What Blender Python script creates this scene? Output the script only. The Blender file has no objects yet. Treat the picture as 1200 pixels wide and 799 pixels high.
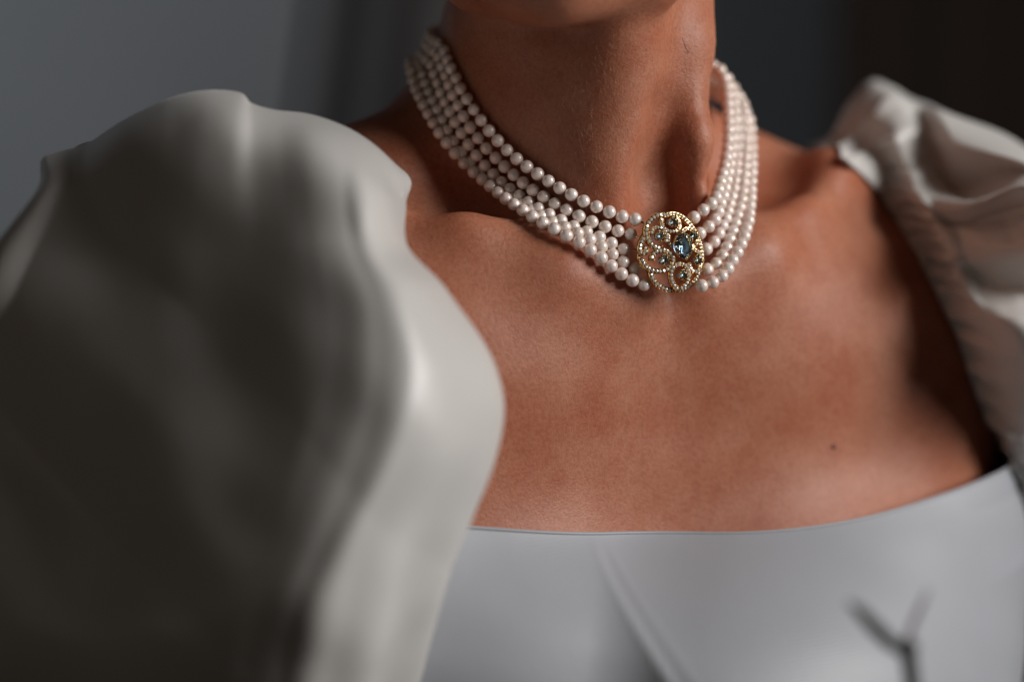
import bpy, bmesh, math, random
import numpy as np
from mathutils import Vector, Matrix

random.seed(7)
rng = np.random.default_rng(7)
R = math.radians
CM = 0.01
C = bpy.context.scene.collection
SC = bpy.context.scene

# ------------------------------------------------------------------ camera
# world origin = the pit of the neck; body turned YAW so its front looks to the right of the photo
YAW = R(31)
FPX = 2833.0                       # focal length in pixels of the 1200 px wide photograph (85 mm, 36 mm sensor)
PITCH = R(9)
DIST = 100.0                       # cm from lens to the pit of the neck
NX, NY = 187.0, -118.0             # where the pit of the neck falls, px from the centre (right, down)
FW = np.array([0, math.cos(PITCH), -math.sin(PITCH)])
RT = np.array([1.0, 0, 0])
UP = np.array([0, math.sin(PITCH), math.cos(PITCH)])
CAM = -FW * DIST - RT * (NX / FPX * DIST) + UP * (NY / FPX * DIST)
cam_d = bpy.data.cameras.new('camera')
cam = bpy.data.objects.new('camera', cam_d)
C.objects.link(cam)
M4 = Matrix.Identity(4)
for i in range(3):
    M4[i][0], M4[i][1], M4[i][2], M4[i][3] = RT[i], UP[i], -FW[i], CAM[i] * CM
cam.matrix_world = M4
cam_d.lens = 85; cam_d.sensor_width = 36
cam_d.clip_start = 0.02; cam_d.clip_end = 60
cam_d.dof.use_dof = True
cam_d.dof.focus_distance = 0.985
cam_d.dof.aperture_fstop = 2.1
cam_d.dof.aperture_blades = 9
SC.camera = cam

# ------------------------------------------------------------------ render, world, lamps
SC.render.engine = 'CYCLES'
SC.cycles.use_denoising = True
SC.cycles.max_bounces = 8
SC.cycles.transparent_max_bounces = 12
SC.cycles.sample_clamp_indirect = 3.0
SC.view_settings.view_transform = 'Standard'
SC.view_settings.look = 'None'
SC.view_settings.exposure = 0.0
SC.view_settings.gamma = 1.0
w = bpy.data.worlds.new('World'); SC.world = w; w.use_nodes = True
w.node_tree.nodes['Background'].inputs[0].default_value = (1.0, 0.80, 0.66, 1)
w.node_tree.nodes['Background'].inputs[1].default_value = 0.012

def area(name, loc, target, sx, sy, power, col):
    l = bpy.data.lights.new(name, 'AREA'); l.shape = 'RECTANGLE'; l.size = sx; l.size_y = sy
    l.energy = power; l.color = col
    o = bpy.data.objects.new(name, l); C.objects.link(o)
    o.location = loc
    o.rotation_euler = (Vector(target) - Vector(loc)).to_track_quat('-Z', 'Y').to_euler()
    return o
# the window the bride looks out of: to the right of the photographer
area('window_light', (1.06, -0.33, 0.44), (0.06, 0, 0), 0.52, 0.60, 15.5, (1.0, 0.96, 0.93))
# light coming back from the room on the near side
area('room_fill', (-1.15, -0.95, 0.45), (-0.12, -0.08, -0.05), 0.9, 0.9, 0.36, (1.0, 0.84, 0.70))
# added cool lamp, not a known window, to brighten the wall behind her
area('wall_fill_light', (-1.7, 1.15, 0.5), (-1.1, 2.2, 0.25), 0.6, 0.9, 6.5, (0.92, 0.965, 1.0))

# ------------------------------------------------------------------ helpers
def srgb(r, g, b):
    f = lambda c: (c / 255 / 12.92) if c / 255 <= 0.04045 else ((c / 255 + 0.055) / 1.055) ** 2.4
    return (f(r), f(g), f(b), 1)

def to_body(P):
    """world cm -> body cm"""
    c, s = math.cos(YAW), math.sin(YAW)
    P = np.asarray(P, float)
    return np.stack([P[..., 0] * c + P[..., 1] * s, -P[..., 0] * s + P[..., 1] * c, P[..., 2]], -1)

def to_world(P):
    c, s = math.cos(YAW), math.sin(YAW)
    P = np.asarray(P, float)
    return np.stack([P[..., 0] * c - P[..., 1] * s, P[..., 0] * s + P[..., 1] * c, P[..., 2]], -1)

def project(Pb):
    """body cm -> photo pixels and depth"""
    Q = to_world(Pb) - CAM
    d = Q @ FW
    return np.stack([600 + FPX * (Q @ RT) / d, 399.5 - FPX * (Q @ UP) / d, d], -1)

def smin(a, b, k):
    h = np.clip(0.5 + 0.5 * (b - a) / k, 0, 1)
    return b + (a - b) * h - k * h * (1 - h)

def smax(a, b, k):
    return -smin(-a, -b, k)

def ell(P, c, r, rot=None):
    Q = P - np.array(c, float)
    if rot is not None:
        Q = Q @ np.array(Matrix.Rotation(R(rot[1]), 3, rot[0]))
    r = np.array(r, float)
    k0 = np.linalg.norm(Q / r, axis=-1)
    k1 = np.linalg.norm(Q / (r * r), axis=-1)
    return k0 * (k0 - 1) / np.maximum(k1, 1e-9)

def cap(P, a, b, ra, rb=None):
    rb = ra if rb is None else rb
    a = np.array(a, float); b = np.array(b, float)
    ab = b - a
    t = np.clip(((P - a) @ ab) / (ab @ ab), 0, 1)
    return np.linalg.norm(P - a - t[..., None] * ab, axis=-1) - (ra + (rb - ra) * t)

def chain(P, pts, k):
    d = None
    for p, q in zip(pts[:-1], pts[1:]):
        e = cap(P, p[:3], q[:3], p[3], q[3])
        d = e if d is None else smin(d, e, k)
    return d

# ------------------------------------------------------------------ the body as a distance field (cm, body frame: x her left, y back, z up)
def mir(P):
    Q = P.copy(); Q[..., 0] = np.abs(Q[..., 0]); return Q

def trunk(P):
    A = mir(P); A[..., 0] = np.sqrt(A[..., 0] ** 2 + 1.6)
    d = ell(P, (0, 9.2, -15), (14.8, 9.4, 20))                       # rib cage
    d = smin(d, ell(A, (10.0, 5.6, -7.5), (9.3, 6.0, 8.5)), 4)        # pectoral
    d = smin(d, ell(A, (15.9, 4.8, -10.5), (4.8, 5.2, 7.5)), 3.0)     # fold in front of the armpit
    d = smin(d, ell(A, (9.2, 3.0, -18.5), (9.4, 7.0, 7.4)), 3.5)      # breast
    return d

def torso(P):
    """soft body mass: rib cage, shoulders, upper arms (also what the dress is cut on)"""
    A = mir(P)
    d = trunk(P)
    d = smin(d, cap(A, (3, 10.5, -1.5), (17.6, 8.6, -3.6), 5.0, 4.2), 3.5)  # shoulder girdle
    d = smin(d, cap(A, (18.4, 8.0, -4.6), (20.2, 8.6, -14), 4.7, 4.3), 2.5)  # deltoid, arm
    d = smin(d, cap(A, (20.2, 8.6, -14), (22, 7.0, -30), 4.3, 3.6), 1.5)
    return d

HEAD_O = np.array([-3.9, 2.9, 8.45])       # world cm, under the chin
HEAD_Y = math.atan2(-0.20, 1.0)           # the face is turned towards the photographer

def to_head(P):
    Q = to_world(P) - HEAD_O
    c, s = math.cos(HEAD_Y), math.sin(HEAD_Y)
    return np.stack([Q[..., 0] * c + Q[..., 1] * s, -Q[..., 0] * s + Q[..., 1] * c, Q[..., 2]], -1)

def head(P):
    Q = to_head(P); A = mir(Q)
    h = ell(Q, (0, 1.5, 12), (7.2, 9.0, 9.5))
    h = smin(h, chain(A, [(0.3, -6.0, 2.1, 1.6), (3.4, -3.4, 2.5, 1.4), (5.2, 1.0, 4.2, 1.3)], 1.2), 2.0)
    h = smin(h, cap(Q, (0, -4.6, 4.0), (0, 1.0, 5.5), 2.8, 4.4), 2)
    h = smin(h, cap(Q, (0, -8.3, 7.6), (0, -7.0, 11.2), 0.9, 0.5), 1.2)          # nose
    h = smin(h, cap(A, (0, -7.2, 5.0), (1.7, -6.3, 5.1), 0.65, 0.3), 0.6)         # mouth
    h = smax(h, -ell(A, (3.1, -7.6, 11.0), (1.6, 1.3, 1.1)), 1.2)                 # eye sockets
    h = smin(h, ell(A, (3.0, -5.9, 10.9), (1.2, 1.1, 0.9)), 0.3)
    return h

def body(P):
    A = mir(P)
    d = torso(P)
    # neck
    n = chain(P, [(0, 8.2, -4, 6.2), (-0.4, 7.0, 2, 5.6), (-0.6, 6.3, 8, 5.35), (-0.6, 6.0, 14, 5.3)], 1.5)
    d = smin(d, n, 2.2)
    d = smin(d, cap(P, (-2.9, 5.6, -2.5), (-2.0, 6.0, 9), 3.5, 3.3), 2.0)
    # trapezius slope
    d = smin(d, chain(P, [(-1.8, 10.0, 9, 2.0), (-3.6, 10.2, 4.2, 2.6), (-9.5, 9.8, 1.4, 2.5), (-15.5, 9.0, -0.6, 2.4)], 2), 2.2)
    d = smin(d, chain(P, [(2.0, 9.8, 8, 2.2), (4.0, 9.6, 4.2, 2.8), (9.5, 9.8, 0.9, 2.4), (15.5, 9.0, -0.8, 2.4)], 2), 2.2)
    # clavicles
    d = smin(d, chain(A, [(2.0, 1.0, -1.9, 1.15), (5.0, 1.0, -1.0, 0.85), (8.5, 2.7, 0.7, 0.65), (12.0, 4.9, 1.8, 0.7), (15.5, 6.4, 1.2, 0.9)], 1.6), 2.2)
    B = A.copy(); B[..., 0] = np.sqrt(B[..., 0] ** 2 + 6.0)
    d = smin(d, ell(B, (6.0, 4.0, -4.2), (6.5, 3.9, 4.0)), 2.5)        # chest full right up to the collarbone
    # hollow above each clavicle
    d = smax(d, -ell(P, (7.4, 4.2, 2.6), (2.8, 1.9, 1.7)), 2.2)
    d = smax(d, -ell(P, (-8.0, 4.2, 2.4), (2.4, 1.3, 1.2)), 2.2)
    # sternomastoid: her right one relaxed, her left one standing out because the head turns right
    d = smin(d, chain(P, [(-1.7, 1.3, -0.3, 0.4), (-2.8, 1.5, 3, 0.7), (-4.4, 3.6, 9, 1.1), (-5.2, 6.5, 14, 1.5)], 1), 1.8)
    d = smin(d, chain(P, [(1.1, 0.5, -1.4, 0.5), (1.25, 0.5, 1, 0.65), (1.5, 0.9, 4, 0.8), (1.9, 2.0, 8, 0.95), (3.3, 4.8, 13, 1.3)], 1), 1.1)
    # windpipe
    d = smin(d, cap(P, (-1.9, 2.0, 1.5), (-2.2, 1.0, 9.5), 1.5, 1.9), 1.6)
    # pit of the neck and the groove beside her left sternomastoid
    d = smax(d, -ell(P, (0.3, -0.6, 0.2), (0.9, 1.6, 1.6)), 1.3)
    d = smax(d, -chain(P, [(-0.35, -0.2, 0.3, 0.95), (-0.35, 0.15, 2.5, 0.9), (-0.25, -0.1, 5.2, 0.5)], 1.2), 1.4)
    d = smin(d, head(P), 0.6)
    return d

def grad(f, P, e=0.05):
    g = np.stack([f(P + np.array(v) * e) - f(P - np.array(v) * e) for v in ((1, 0, 0), (0, 1, 0), (0, 0, 1))], -1)
    return g / np.maximum(np.linalg.norm(g, axis=-1, keepdims=True), 1e-9)

def surface_net(f, lo, hi, h, newton=2):
    lo = np.array(lo, float); hi = np.array(hi, float)
    n = np.ceil((hi - lo) / h).astype(int) + 1
    H = 4
    nc = -(-(n - 1) // H) + 1
    ax = [lo[i] + np.arange(nc[i]) * h * H for i in range(3)]
    G = f(np.stack(np.meshgrid(*ax, indexing='ij'), -1))
    n = (nc - 1) * H + 1
    # trilinear upsample, then exact values near the surface
    V = G
    for a in range(3):
        m = V.shape[a]
        t = np.arange((m - 1) * H + 1) / H
        i0 = np.minimum(t.astype(int), m - 2); w_ = t - i0
        sh = [1, 1, 1]; sh[a] = -1
        V = np.take(V, i0, a) * (1 - w_.reshape(sh)) + np.take(V, i0 + 1, a) * w_.reshape(sh)
    near = np.argwhere(np.abs(V) < h * H * 1.3)
    V[tuple(near.T)] = f(lo + near * h)
    ins = V < 0
    act = np.zeros(tuple(n - 1), bool)
    cnt = np.zeros(tuple(n - 1), int)
    for dx in (0, 1):
        for dy in (0, 1):
            for dz in (0, 1):
                cnt += ins[dx:n[0] - 1 + dx, dy:n[1] - 1 + dy, dz:n[2] - 1 + dz]
    act = (cnt > 0) & (cnt < 8)
    cells = np.argwhere(act)
    idx = -np.ones(tuple(n - 1), int)
    idx[tuple(cells.T)] = np.arange(len(cells))
    acc = np.zeros((len(cells), 3)); k = np.zeros(len(cells))
    corners = [(a, b, c) for a in (0, 1) for b in (0, 1) for c in (0, 1)]
    for a in corners:
        for b in corners:
            if sum(abs(p - q) for p, q in zip(a, b)) == 1 and a < b:
                va = V[tuple((cells + a).T)]; vb = V[tuple((cells + b).T)]
                m = (va < 0) != (vb < 0)
                t = np.where(m, va / np.where(m, va - vb, 1), 0)
                p = np.array(a) + t[:, None] * (np.array(b) - np.array(a))
                acc += p * m[:, None]; k += m
    P = lo + (cells + acc / k[:, None]) * h
    for _ in range(newton):
        g = grad(f, P, h * 0.2)
        P = P - g * np.clip(f(P), -h, h)[:, None]
    F = []
    for a in range(3):
        b, c = (a + 1) % 3, (a + 2) % 3
        s0 = [slice(None)] * 3; s1 = [slice(None)] * 3
        s0[a] = slice(0, -1); s1[a] = slice(1, None)
        e = np.argwhere(ins[tuple(s0)] != ins[tuple(s1)])
        e = e[(e[:, b] > 0) & (e[:, c] > 0) & (e[:, b] < n[b] - 1) & (e[:, c] < n[c] - 1)]
        db = np.zeros(3, int); db[b] = 1
        dc = np.zeros(3, int); dc[c] = 1
        q = [idx[tuple((e + o).T)] for o in (-db - dc, -dc, 0 * db, -db)]
        q = np.stack(q, 1)
        flip = ~ins[tuple(e.T)]
        q[flip] = q[flip][:, ::-1]
        F.append(q)
    F = np.concatenate(F)
    return P, F[(F >= 0).all(1)]

def mesh_np(name, P, F):
    me = bpy.data.meshes.new(name)
    P = np.ascontiguousarray(P, np.float32) * CM
    F = np.asarray(F, np.int32)
    k = F.shape[1]
    me.vertices.add(len(P)); me.vertices.foreach_set('co', P.ravel())
    me.loops.add(F.size); me.loops.foreach_set('vertex_index', F.ravel())
    me.polygons.add(len(F)); me.polygons.foreach_set('loop_start', np.arange(0, F.size, k, dtype=np.int32))
    me.update(calc_edges=True); me.validate()
    me.shade_smooth()
    return me

def ob(name, me, mat=None, parent=None, loc=None):
    o = bpy.data.objects.new(name, me)
    C.objects.link(o)
    if mat is not None and me is not None and not me.materials: me.materials.append(mat)
    if parent is not None: o.parent = parent
    if loc is not None: o.location = loc
    return o

def empty(name, label, cat, rz=YAW, group=None):
    o = bpy.data.objects.new(name, None); C.objects.link(o)
    o.rotation_euler = (0, 0, rz); o.empty_display_size = 0.02
    o['label'] = label; o['category'] = cat
    if group: o['group'] = group
    return o

# ------------------------------------------------------------------ materials
def new_mat(name):
    m = bpy.data.materials.new(name); m.use_nodes = True
    nt = m.node_tree
    return m, nt, nt.nodes['Principled BSDF']

def setv(b, **k):
    for n, v in k.items():
        b.inputs[n.replace('_', ' ')].default_value = v

def noise(nt, scale, detail=3, rough=0.5, coord='Object', vec=None):
    tc = nt.nodes.new('ShaderNodeTexCoord')
    n = nt.nodes.new('ShaderNodeTexNoise'); n.inputs['Scale'].default_value = scale
    n.inputs['Detail'].default_value = detail; n.inputs['Roughness'].default_value = rough
    nt.links.new(vec if vec is not None else tc.outputs[coord], n.inputs['Vector'])
    return n

def ramp(nt, fac, stops):
    r = nt.nodes.new('ShaderNodeValToRGB')
    e = r.color_ramp.elements
    while len(e) < len(stops): e.new(0.5)
    for x, (p, c) in zip(e, stops):
        x.position = p; x.color = c if len(c) == 4 else (*c, 1)
    nt.links.new(fac, r.inputs[0])
    return r

def mixc(nt, fac, a, b, mode='MIX'):
    m = nt.nodes.new('ShaderNodeMix'); m.data_type = 'RGBA'; m.blend_type = mode
    for s, v in ((m.inputs[0], fac), (m.inputs[6], a), (m.inputs[7], b)):
        if hasattr(v, 'default_value') or hasattr(v, 'is_output'): nt.links.new(v, s)
        else: s.default_value = v
    return m.outputs[2]

def bump(nt, h, strength, dist, base=None):
    b = nt.nodes.new('ShaderNodeBump'); b.inputs['Strength'].default_value = strength
    b.inputs['Distance'].default_value = dist
    nt.links.new(h, b.inputs['Height'])
    if base is not None: nt.links.new(base, b.inputs['Normal'])
    return b.outputs['Normal']

def skin_mat():
    m, nt, b = new_mat('skin')
    big = noise(nt, 32, 4, 0.6)
    mid = noise(nt, 160, 4, 0.65)
    fine = noise(nt, 620, 3, 0.6)
    c = ramp(nt, big.outputs['Fac'], [(0.32, (0.385, 0.130, 0.068, 1)), (0.68, (0.47, 0.208, 0.128, 1))]).outputs[0]
    r2 = ramp(nt, mid.outputs['Fac'], [(0.35, (0.86, 0.70, 0.64, 1)), (0.62, (1, 1, 1, 1))]).outputs[0]
    c = mixc(nt, 0.22, c, r2, 'MULTIPLY')
    r3 = ramp(nt, fine.outputs['Fac'], [(0.36, (0.74, 0.55, 0.47, 1)), (0.55, (1, 1, 1, 1)), (0.70, (1.12, 1.14, 1.14, 1))]).outputs[0]
    c = mixc(nt, 0.45, c, r3, 'MULTIPLY')
    vf = nt.nodes.new('ShaderNodeTexVoronoi'); vf.inputs['Scale'].default_value = 210; vf.inputs['Randomness'].default_value = 1.0
    tcf = nt.nodes.new('ShaderNodeTexCoord'); nt.links.new(tcf.outputs['Object'], vf.inputs['Vector'])
    rf = ramp(nt, vf.outputs['Distance'], [(0.09, (1, 1, 1, 1)), (0.2, (0, 0, 0, 1))]).outputs[0]
    pick = nt.nodes.new('ShaderNodeSeparateColor'); nt.links.new(vf.outputs['Color'], pick.inputs[0])
    pr = ramp(nt, pick.outputs[0], [(0.62, (0, 0, 0, 1)), (0.92, (0.9, 0.9, 0.9, 1))]).outputs[0]
    fm = nt.nodes.new('ShaderNodeMath'); fm.operation = 'MULTIPLY'
    nt.links.new(rf, fm.inputs[0]); nt.links.new(pr, fm.inputs[1])
    c = mixc(nt, fm.outputs[0], c, (0.34, 0.12, 0.065, 1))
    nt.links.new(c, b.inputs['Base Color'])
    setv(b, Roughness=0.46, Subsurface_Weight=0.4, Subsurface_Radius=(1.0, 0.22, 0.10), Subsurface_Scale=0.012, IOR=1.4)
    b.inputs['Specular IOR Level'].default_value = 0.42
    vor = nt.nodes.new('ShaderNodeTexVoronoi'); vor.inputs['Scale'].default_value = 1150
    tc = nt.nodes.new('ShaderNodeTexCoord'); nt.links.new(tc.outputs['Object'], vor.inputs['Vector'])
    nb = bump(nt, vor.outputs['Distance'], 0.35, 0.00025)
    nb = bump(nt, fine.outputs['Fac'], 0.3, 0.0005, nb)
    nt.links.new(nb, b.inputs['Normal'])
    return m
SKIN = skin_mat()

def satin_mat(name, col, scale=1.0, rough=0.40):
    m, nt, b = new_mat(name)
    n = noise(nt, 14, 3)
    c = ramp(nt, n.outputs['Fac'], [(0.3, tuple(0.93 * x for x in col)), (0.7, col)]).outputs[0]
    nt.links.new(c, b.inputs['Base Color'])
    setv(b, Roughness=rough, Sheen_Weight=0.25, Sheen_Roughness=0.4)
    b.inputs['Specular IOR Level'].default_value = 0.45
    tc = nt.nodes.new('ShaderNodeTexCoord')
    hs = []
    for ax, sc in (('X', 1500), ('Z', 1500)):
        wv = nt.nodes.new('ShaderNodeTexWave'); wv.bands_direction = ax; wv.inputs['Scale'].default_value = sc / 6.283
        wv.inputs['Distortion'].default_value = 1.2; wv.inputs['Detail'].default_value = 1
        nt.links.new(tc.outputs['Object'], wv.inputs['Vector']); hs.append(wv.outputs['Fac'])
    mm = nt.nodes.new('ShaderNodeMath'); mm.operation = 'MULTIPLY'
    nt.links.new(hs[0], mm.inputs[0]); nt.links.new(hs[1], mm.inputs[1])
    nb = bump(nt, mm.outputs[0], 0.07, 0.0002)
    soft = noise(nt, 60, 4, 0.6)
    nb = bump(nt, soft.outputs['Fac'], 0.12, 0.0012, nb)
    nt.links.new(nb, b.inputs['Normal'])
    return m
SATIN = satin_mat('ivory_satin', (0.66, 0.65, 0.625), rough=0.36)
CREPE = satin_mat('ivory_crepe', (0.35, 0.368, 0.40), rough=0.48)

def simple(name, col, rough=0.5, metal=0.0, **k):
    m, nt, b = new_mat(name)
    setv(b, Base_Color=(*col, 1), Roughness=rough, Metallic=metal, **k)
    return m

def gold_mat():
    m, nt, b = new_mat('gold')
    n = noise(nt, 900, 2)
    nt.links.new(ramp(nt, n.outputs['Fac'], [(0.3, (0.68, 0.45, 0.20, 1)), (0.7, (0.84, 0.61, 0.32, 1))]).outputs[0], b.inputs['Base Color'])
    setv(b, Metallic=1.0, Roughness=0.24)
    nt.links.new(bump(nt, n.outputs['Fac'], 0.25, 0.0003), b.inputs['Normal'])
    return m
GOLD = gold_mat()

def pearl_mat():
    m, nt, b = new_mat('pearl')
    oi = nt.nodes.new('ShaderNodeObjectInfo')
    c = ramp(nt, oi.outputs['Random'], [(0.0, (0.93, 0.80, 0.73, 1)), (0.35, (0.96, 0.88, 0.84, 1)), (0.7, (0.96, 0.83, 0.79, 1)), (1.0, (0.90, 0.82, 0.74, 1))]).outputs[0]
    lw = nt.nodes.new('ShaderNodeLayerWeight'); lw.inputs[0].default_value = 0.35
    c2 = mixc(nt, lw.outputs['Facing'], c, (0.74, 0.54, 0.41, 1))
    nt.links.new(c2, b.inputs['Base Color'])
    setv(b, Roughness=0.25, Metallic=0.08, Subsurface_Weight=0.15, Subsurface_Radius=(1, 0.6, 0.5), Subsurface_Scale=0.001,
         Coat_Weight=1.0, Coat_Roughness=0.06, Sheen_Weight=0.1)
    n = noise(nt, 450, 3)
    nt.links.new(bump(nt, n.outputs['Fac'], 0.12, 0.0004), b.inputs['Normal'])
    return m
PEARL = pearl_mat()

def gem_mat(name, col, ior, rough=0.0):
    m, nt, b = new_mat(name)
    setv(b, Base_Color=(*col, 1), Roughness=rough, IOR=ior, Transmission_Weight=0.85)
    b.inputs['Specular IOR Level'].default_value = 0.6
    return m
AQUA = gem_mat('aquamarine', (0.66, 0.87, 0.98), 1.6, 0.0)
AQUA.node_tree.nodes['Principled BSDF'].inputs['Transmission Weight'].default_value = 1.0
DIAMOND = simple('diamond', (0.72, 0.66, 0.57), 0.06, 0.25, IOR=2.4, Coat_Weight=1.0, Coat_Roughness=0.0)

# ------------------------------------------------------------------ the room behind her: wall and dark backdrop
def wall_mat():
    m, nt, b = new_mat('painted_wall')
    n = noise(nt, 3.0, 4)
    nt.links.new(ramp(nt, n.outputs['Fac'], [(0.3, (0.25, 0.268, 0.29, 1)), (0.7, (0.28, 0.298, 0.32, 1))]).outputs[0], b.inputs['Base Color'])
    setv(b, Roughness=0.85)
    f = noise(nt, 180, 3)
    nt.links.new(bump(nt, f.outputs['Fac'], 0.2, 0.002), b.inputs['Normal'])
    return m

def box(bm, lo, hi):
    v = [bm.verts.new((x, y, z)) for x in (lo[0], hi[0]) for y in (lo[1], hi[1]) for z in (lo[2], hi[2])]
    for q in ((0, 1, 3, 2), (4, 6, 7, 5), (0, 4, 5, 1), (2, 3, 7, 6), (0, 2, 6, 4), (1, 5, 7, 3)):
        bm.faces.new([v[i] for i in q])

def bm_obj(name, bm, mat, parent=None, smooth=False):
    bmesh.ops.recalc_face_normals(bm, faces=bm.faces[:])
    me = bpy.data.meshes.new(name); bm.to_mesh(me); bm.free()
    if smooth: me.shade_smooth()
    return ob(name, me, mat, parent)

bm = bmesh.new(); box(bm, (-3.2, 2.2, -1.6), (1.6, 2.35, 1.8))
wall = bm_obj('wall', bm, wall_mat()); wall['kind'] = 'structure'

# very dark brown backdrop of unknown kind, at the right of the wall
def backdrop():
    bm = bmesh.new(); n, m = 90, 10
    g = []
    for i in range(n):
        x = 0.30 + i * 0.018
        y = 1.75 + 0.045 * math.sin(i * 0.62) + 0.02 * math.sin(i * 1.37 + 1)
        g.append([bm.verts.new((x, y, -1.5 + 3.2 * j / (m - 1))) for j in range(m)])
    for i in range(n - 1):
        for j in range(m - 1):
            bm.faces.new((g[i][j], g[i + 1][j], g[i + 1][j + 1], g[i][j + 1]))
    o = bm_obj('backdrop', bm, simple('backdrop_brown', (0.030, 0.018, 0.013), 0.9), smooth=True)
    md = o.modifiers.new('thick', 'SOLIDIFY'); md.thickness = 0.004
    o['label'] = 'very dark brown backdrop out of focus behind the far shoulder, against the grey wall'
    o['category'] = 'backdrop'
backdrop()

# ------------------------------------------------------------------ person
person = empty('person', 'person in an ivory satin gown with puff sleeves and a pearl choker', 'person')
P, F = surface_net(body, (-27, -12, -30), (27, 22, 32), 0.32)
skin = ob('body', mesh_np('body', P, F), SKIN, person)

def blob(name, px, py, r, mat, flat=0.35):
    """a small mark on the skin"""
    D = FW + RT * ((px - 600) / FPX) - UP * ((py - 399.5) / FPX)
    t = 80.0
    for _ in range(300):
        t += float(body(to_body(CAM + D * t)[None])[0]) * 0.6
    p = to_body(CAM + D * t)
    n = grad(body, p[None])[0]
    bm = bmesh.new(); bmesh.ops.create_icosphere(bm, subdivisions=2, radius=r * CM)
    q = Vector(n).to_track_quat('Z', 'Y').to_matrix()
    for v in bm.verts:
        c = Vector((v.co.x, v.co.y * 0.85, v.co.z * flat)) * (1 + 0.12 * math.sin(v.co.x * 4e3 + v.co.y * 3e3))
        v.co = q @ c + Vector(p * CM)
    o = bm_obj(name, bm, mat, person, True)
    return o
mm_ = simple('mole', (0.17, 0.035, 0.018), 0.5)
o = blob('mole', 977, 523, 0.15, mm_); o['label'] = 'small reddish brown mole on the chest'
o = blob('mole', 793, 377, 0.05, simple('freckle', (0.33, 0.12, 0.07), 0.5), 0.2); o['label'] = 'tiny freckle under the clasp'

# ------------------------------------------------------------------ bodice
def cloth_field(P):
    # the stiff bodice bridges the bust instead of following it
    return smin(trunk(P), ell(P, (4.2, 2.4, -21.2), (13.0, 9.6, 9.8)), 1.6)

SEAM = [(-4.8, -11.3), (-4.55, -13.0), (-4.2, -15.0), (-3.8, -17.0), (-3.3, -20), (-3.0, -32)]
def seam_x(z):
    zs = [q[1] for q in SEAM][::-1]; xs = [q[0] for q in SEAM][::-1]
    return np.interp(z, zs, xs)

def bodice():
    nu, nv = 420, 120
    ths = np.linspace(-math.pi, math.pi, nu, endpoint=False)
    top = np.zeros(nu)
    U, Vv = np.meshgrid(ths, np.linspace(0, 1, nv), indexing='ij')
    # neckline height by the x it passes through (found by iteration)
    ztop = np.full(nu, -11.8)
    def shoot(th, z, off):
        d = np.stack([np.sin(th), -np.cos(th), 0 * th], -1)
        o = np.stack([0 * th, 0 * th + 9.0, z], -1)
        t = np.full(th.shape, 32.0)
        for _ in range(120):
            t = t - (cloth_field(o + d * t[..., None]) - off) * 0.6
        return o + d * t[..., None]
    kx = [-18, -10.4, -7.8, -4.4, 0.3, 3.0, 6.2, 8.5, 13.6, 16.9, 18]
    kz = [-10.2, -10.6, -11.1, -11.6, -12.2, -12.1, -12.0, -11.8, -11.5, -11.4, -11.2]
    for _ in range(4):
        p = shoot(ths, ztop, 0.4)
        zf = np.polyval(np.polyfit(kx, kz, 4), np.clip(p[:, 0], -18, 18))
        ztop = np.where(np.abs(ths) < 1.45, zf, -11.0 + 4 * np.clip((np.abs(ths) - 1.45) / 1.2, 0, 1))
    Z = ztop[:, None] + (-31.5 - ztop[:, None]) * Vv ** 1.15
    off = 0.42 + 0.10 * np.sin(U * 3 + 1) - 0.0 * Z
    # the dress stands a little away from the skin on her left
    off = off + 1.1 * np.exp(-((U - 0.85) / 0.42) ** 2) * np.exp(-((Z + 12) / 3.0) ** 2)
    off = off + 1.3 * np.exp(-((U - 1.25) / 0.35) ** 2) * np.clip((-12.5 - Z) / 3, 0, 1)
    Q = shoot(U, Z, off)
    # princess seam: the middle panel lies lower than the cup beside it, with a corded ridge on the join
    s = Q[..., 0] - seam_x(Q[..., 2])
    front = (np.abs(U) < 1.2)
    n = np.stack([np.sin(U), -np.cos(U), 0 * U], -1)
    amp = 1 - np.exp(-(np.maximum(ztop[:, None] - Z, 0) / 2.9) ** 1.35)
    ridge = 0.16 * np.exp(-(s / 0.16) ** 2) + 0.13 * np.exp(-((s - 0.75) / 0.14) ** 2) - 0.12 * np.exp(-((s - 0.38) / 0.2) ** 2)
    step = 0.5 * (1 / (1 + np.exp(-s / 0.35))) * np.exp(-np.maximum(s, 0) / 12.0) + 3.0 * np.exp(-np.maximum(s, 0) / 13.0) * np.exp(np.minimum(s, 0) / 5.0)
    wrinkle = 0.05 * np.sin(Q[..., 0] * 0.9 + Q[..., 2] * 1.3) * np.sin(Q[..., 2] * 0.7 + 1)
    Q = Q + n * (front * (0.3 * ridge * np.clip((ztop[:, None] - Z) / 0.8, 0.0, 1) + step * amp) + wrinkle * amp)[..., None]
    P = Q.reshape(-1, 3)
    idx = np.arange(nu * nv).reshape(nu, nv)
    a = idx; b = np.roll(idx, -1, 0)
    F = np.stack([a[:, :-1], a[:, 1:], b[:, 1:], b[:, :-1]], -1).reshape(-1, 4)
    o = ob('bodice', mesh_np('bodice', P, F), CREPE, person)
    md = o.modifiers.new('thick', 'SOLIDIFY'); md.thickness = 0.0018; md.offset = -1
    # rolled hem along the neckline
    hem = Q[:, 0] + np.array([0, 0, -0.02])
    o2 = ob('neckline_hem', tube_mesh('neckline_hem', hem, 0.075, 8, closed=True), CREPE, person)
    return o

def frames(pts, closed):
    n = len(pts)
    t = (np.roll(pts, -1, 0) - np.roll(pts, 1, 0)) if closed else np.gradient(pts, axis=0)
    t /= np.maximum(np.linalg.norm(t, axis=1, keepdims=True), 1e-9)
    return t

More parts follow.
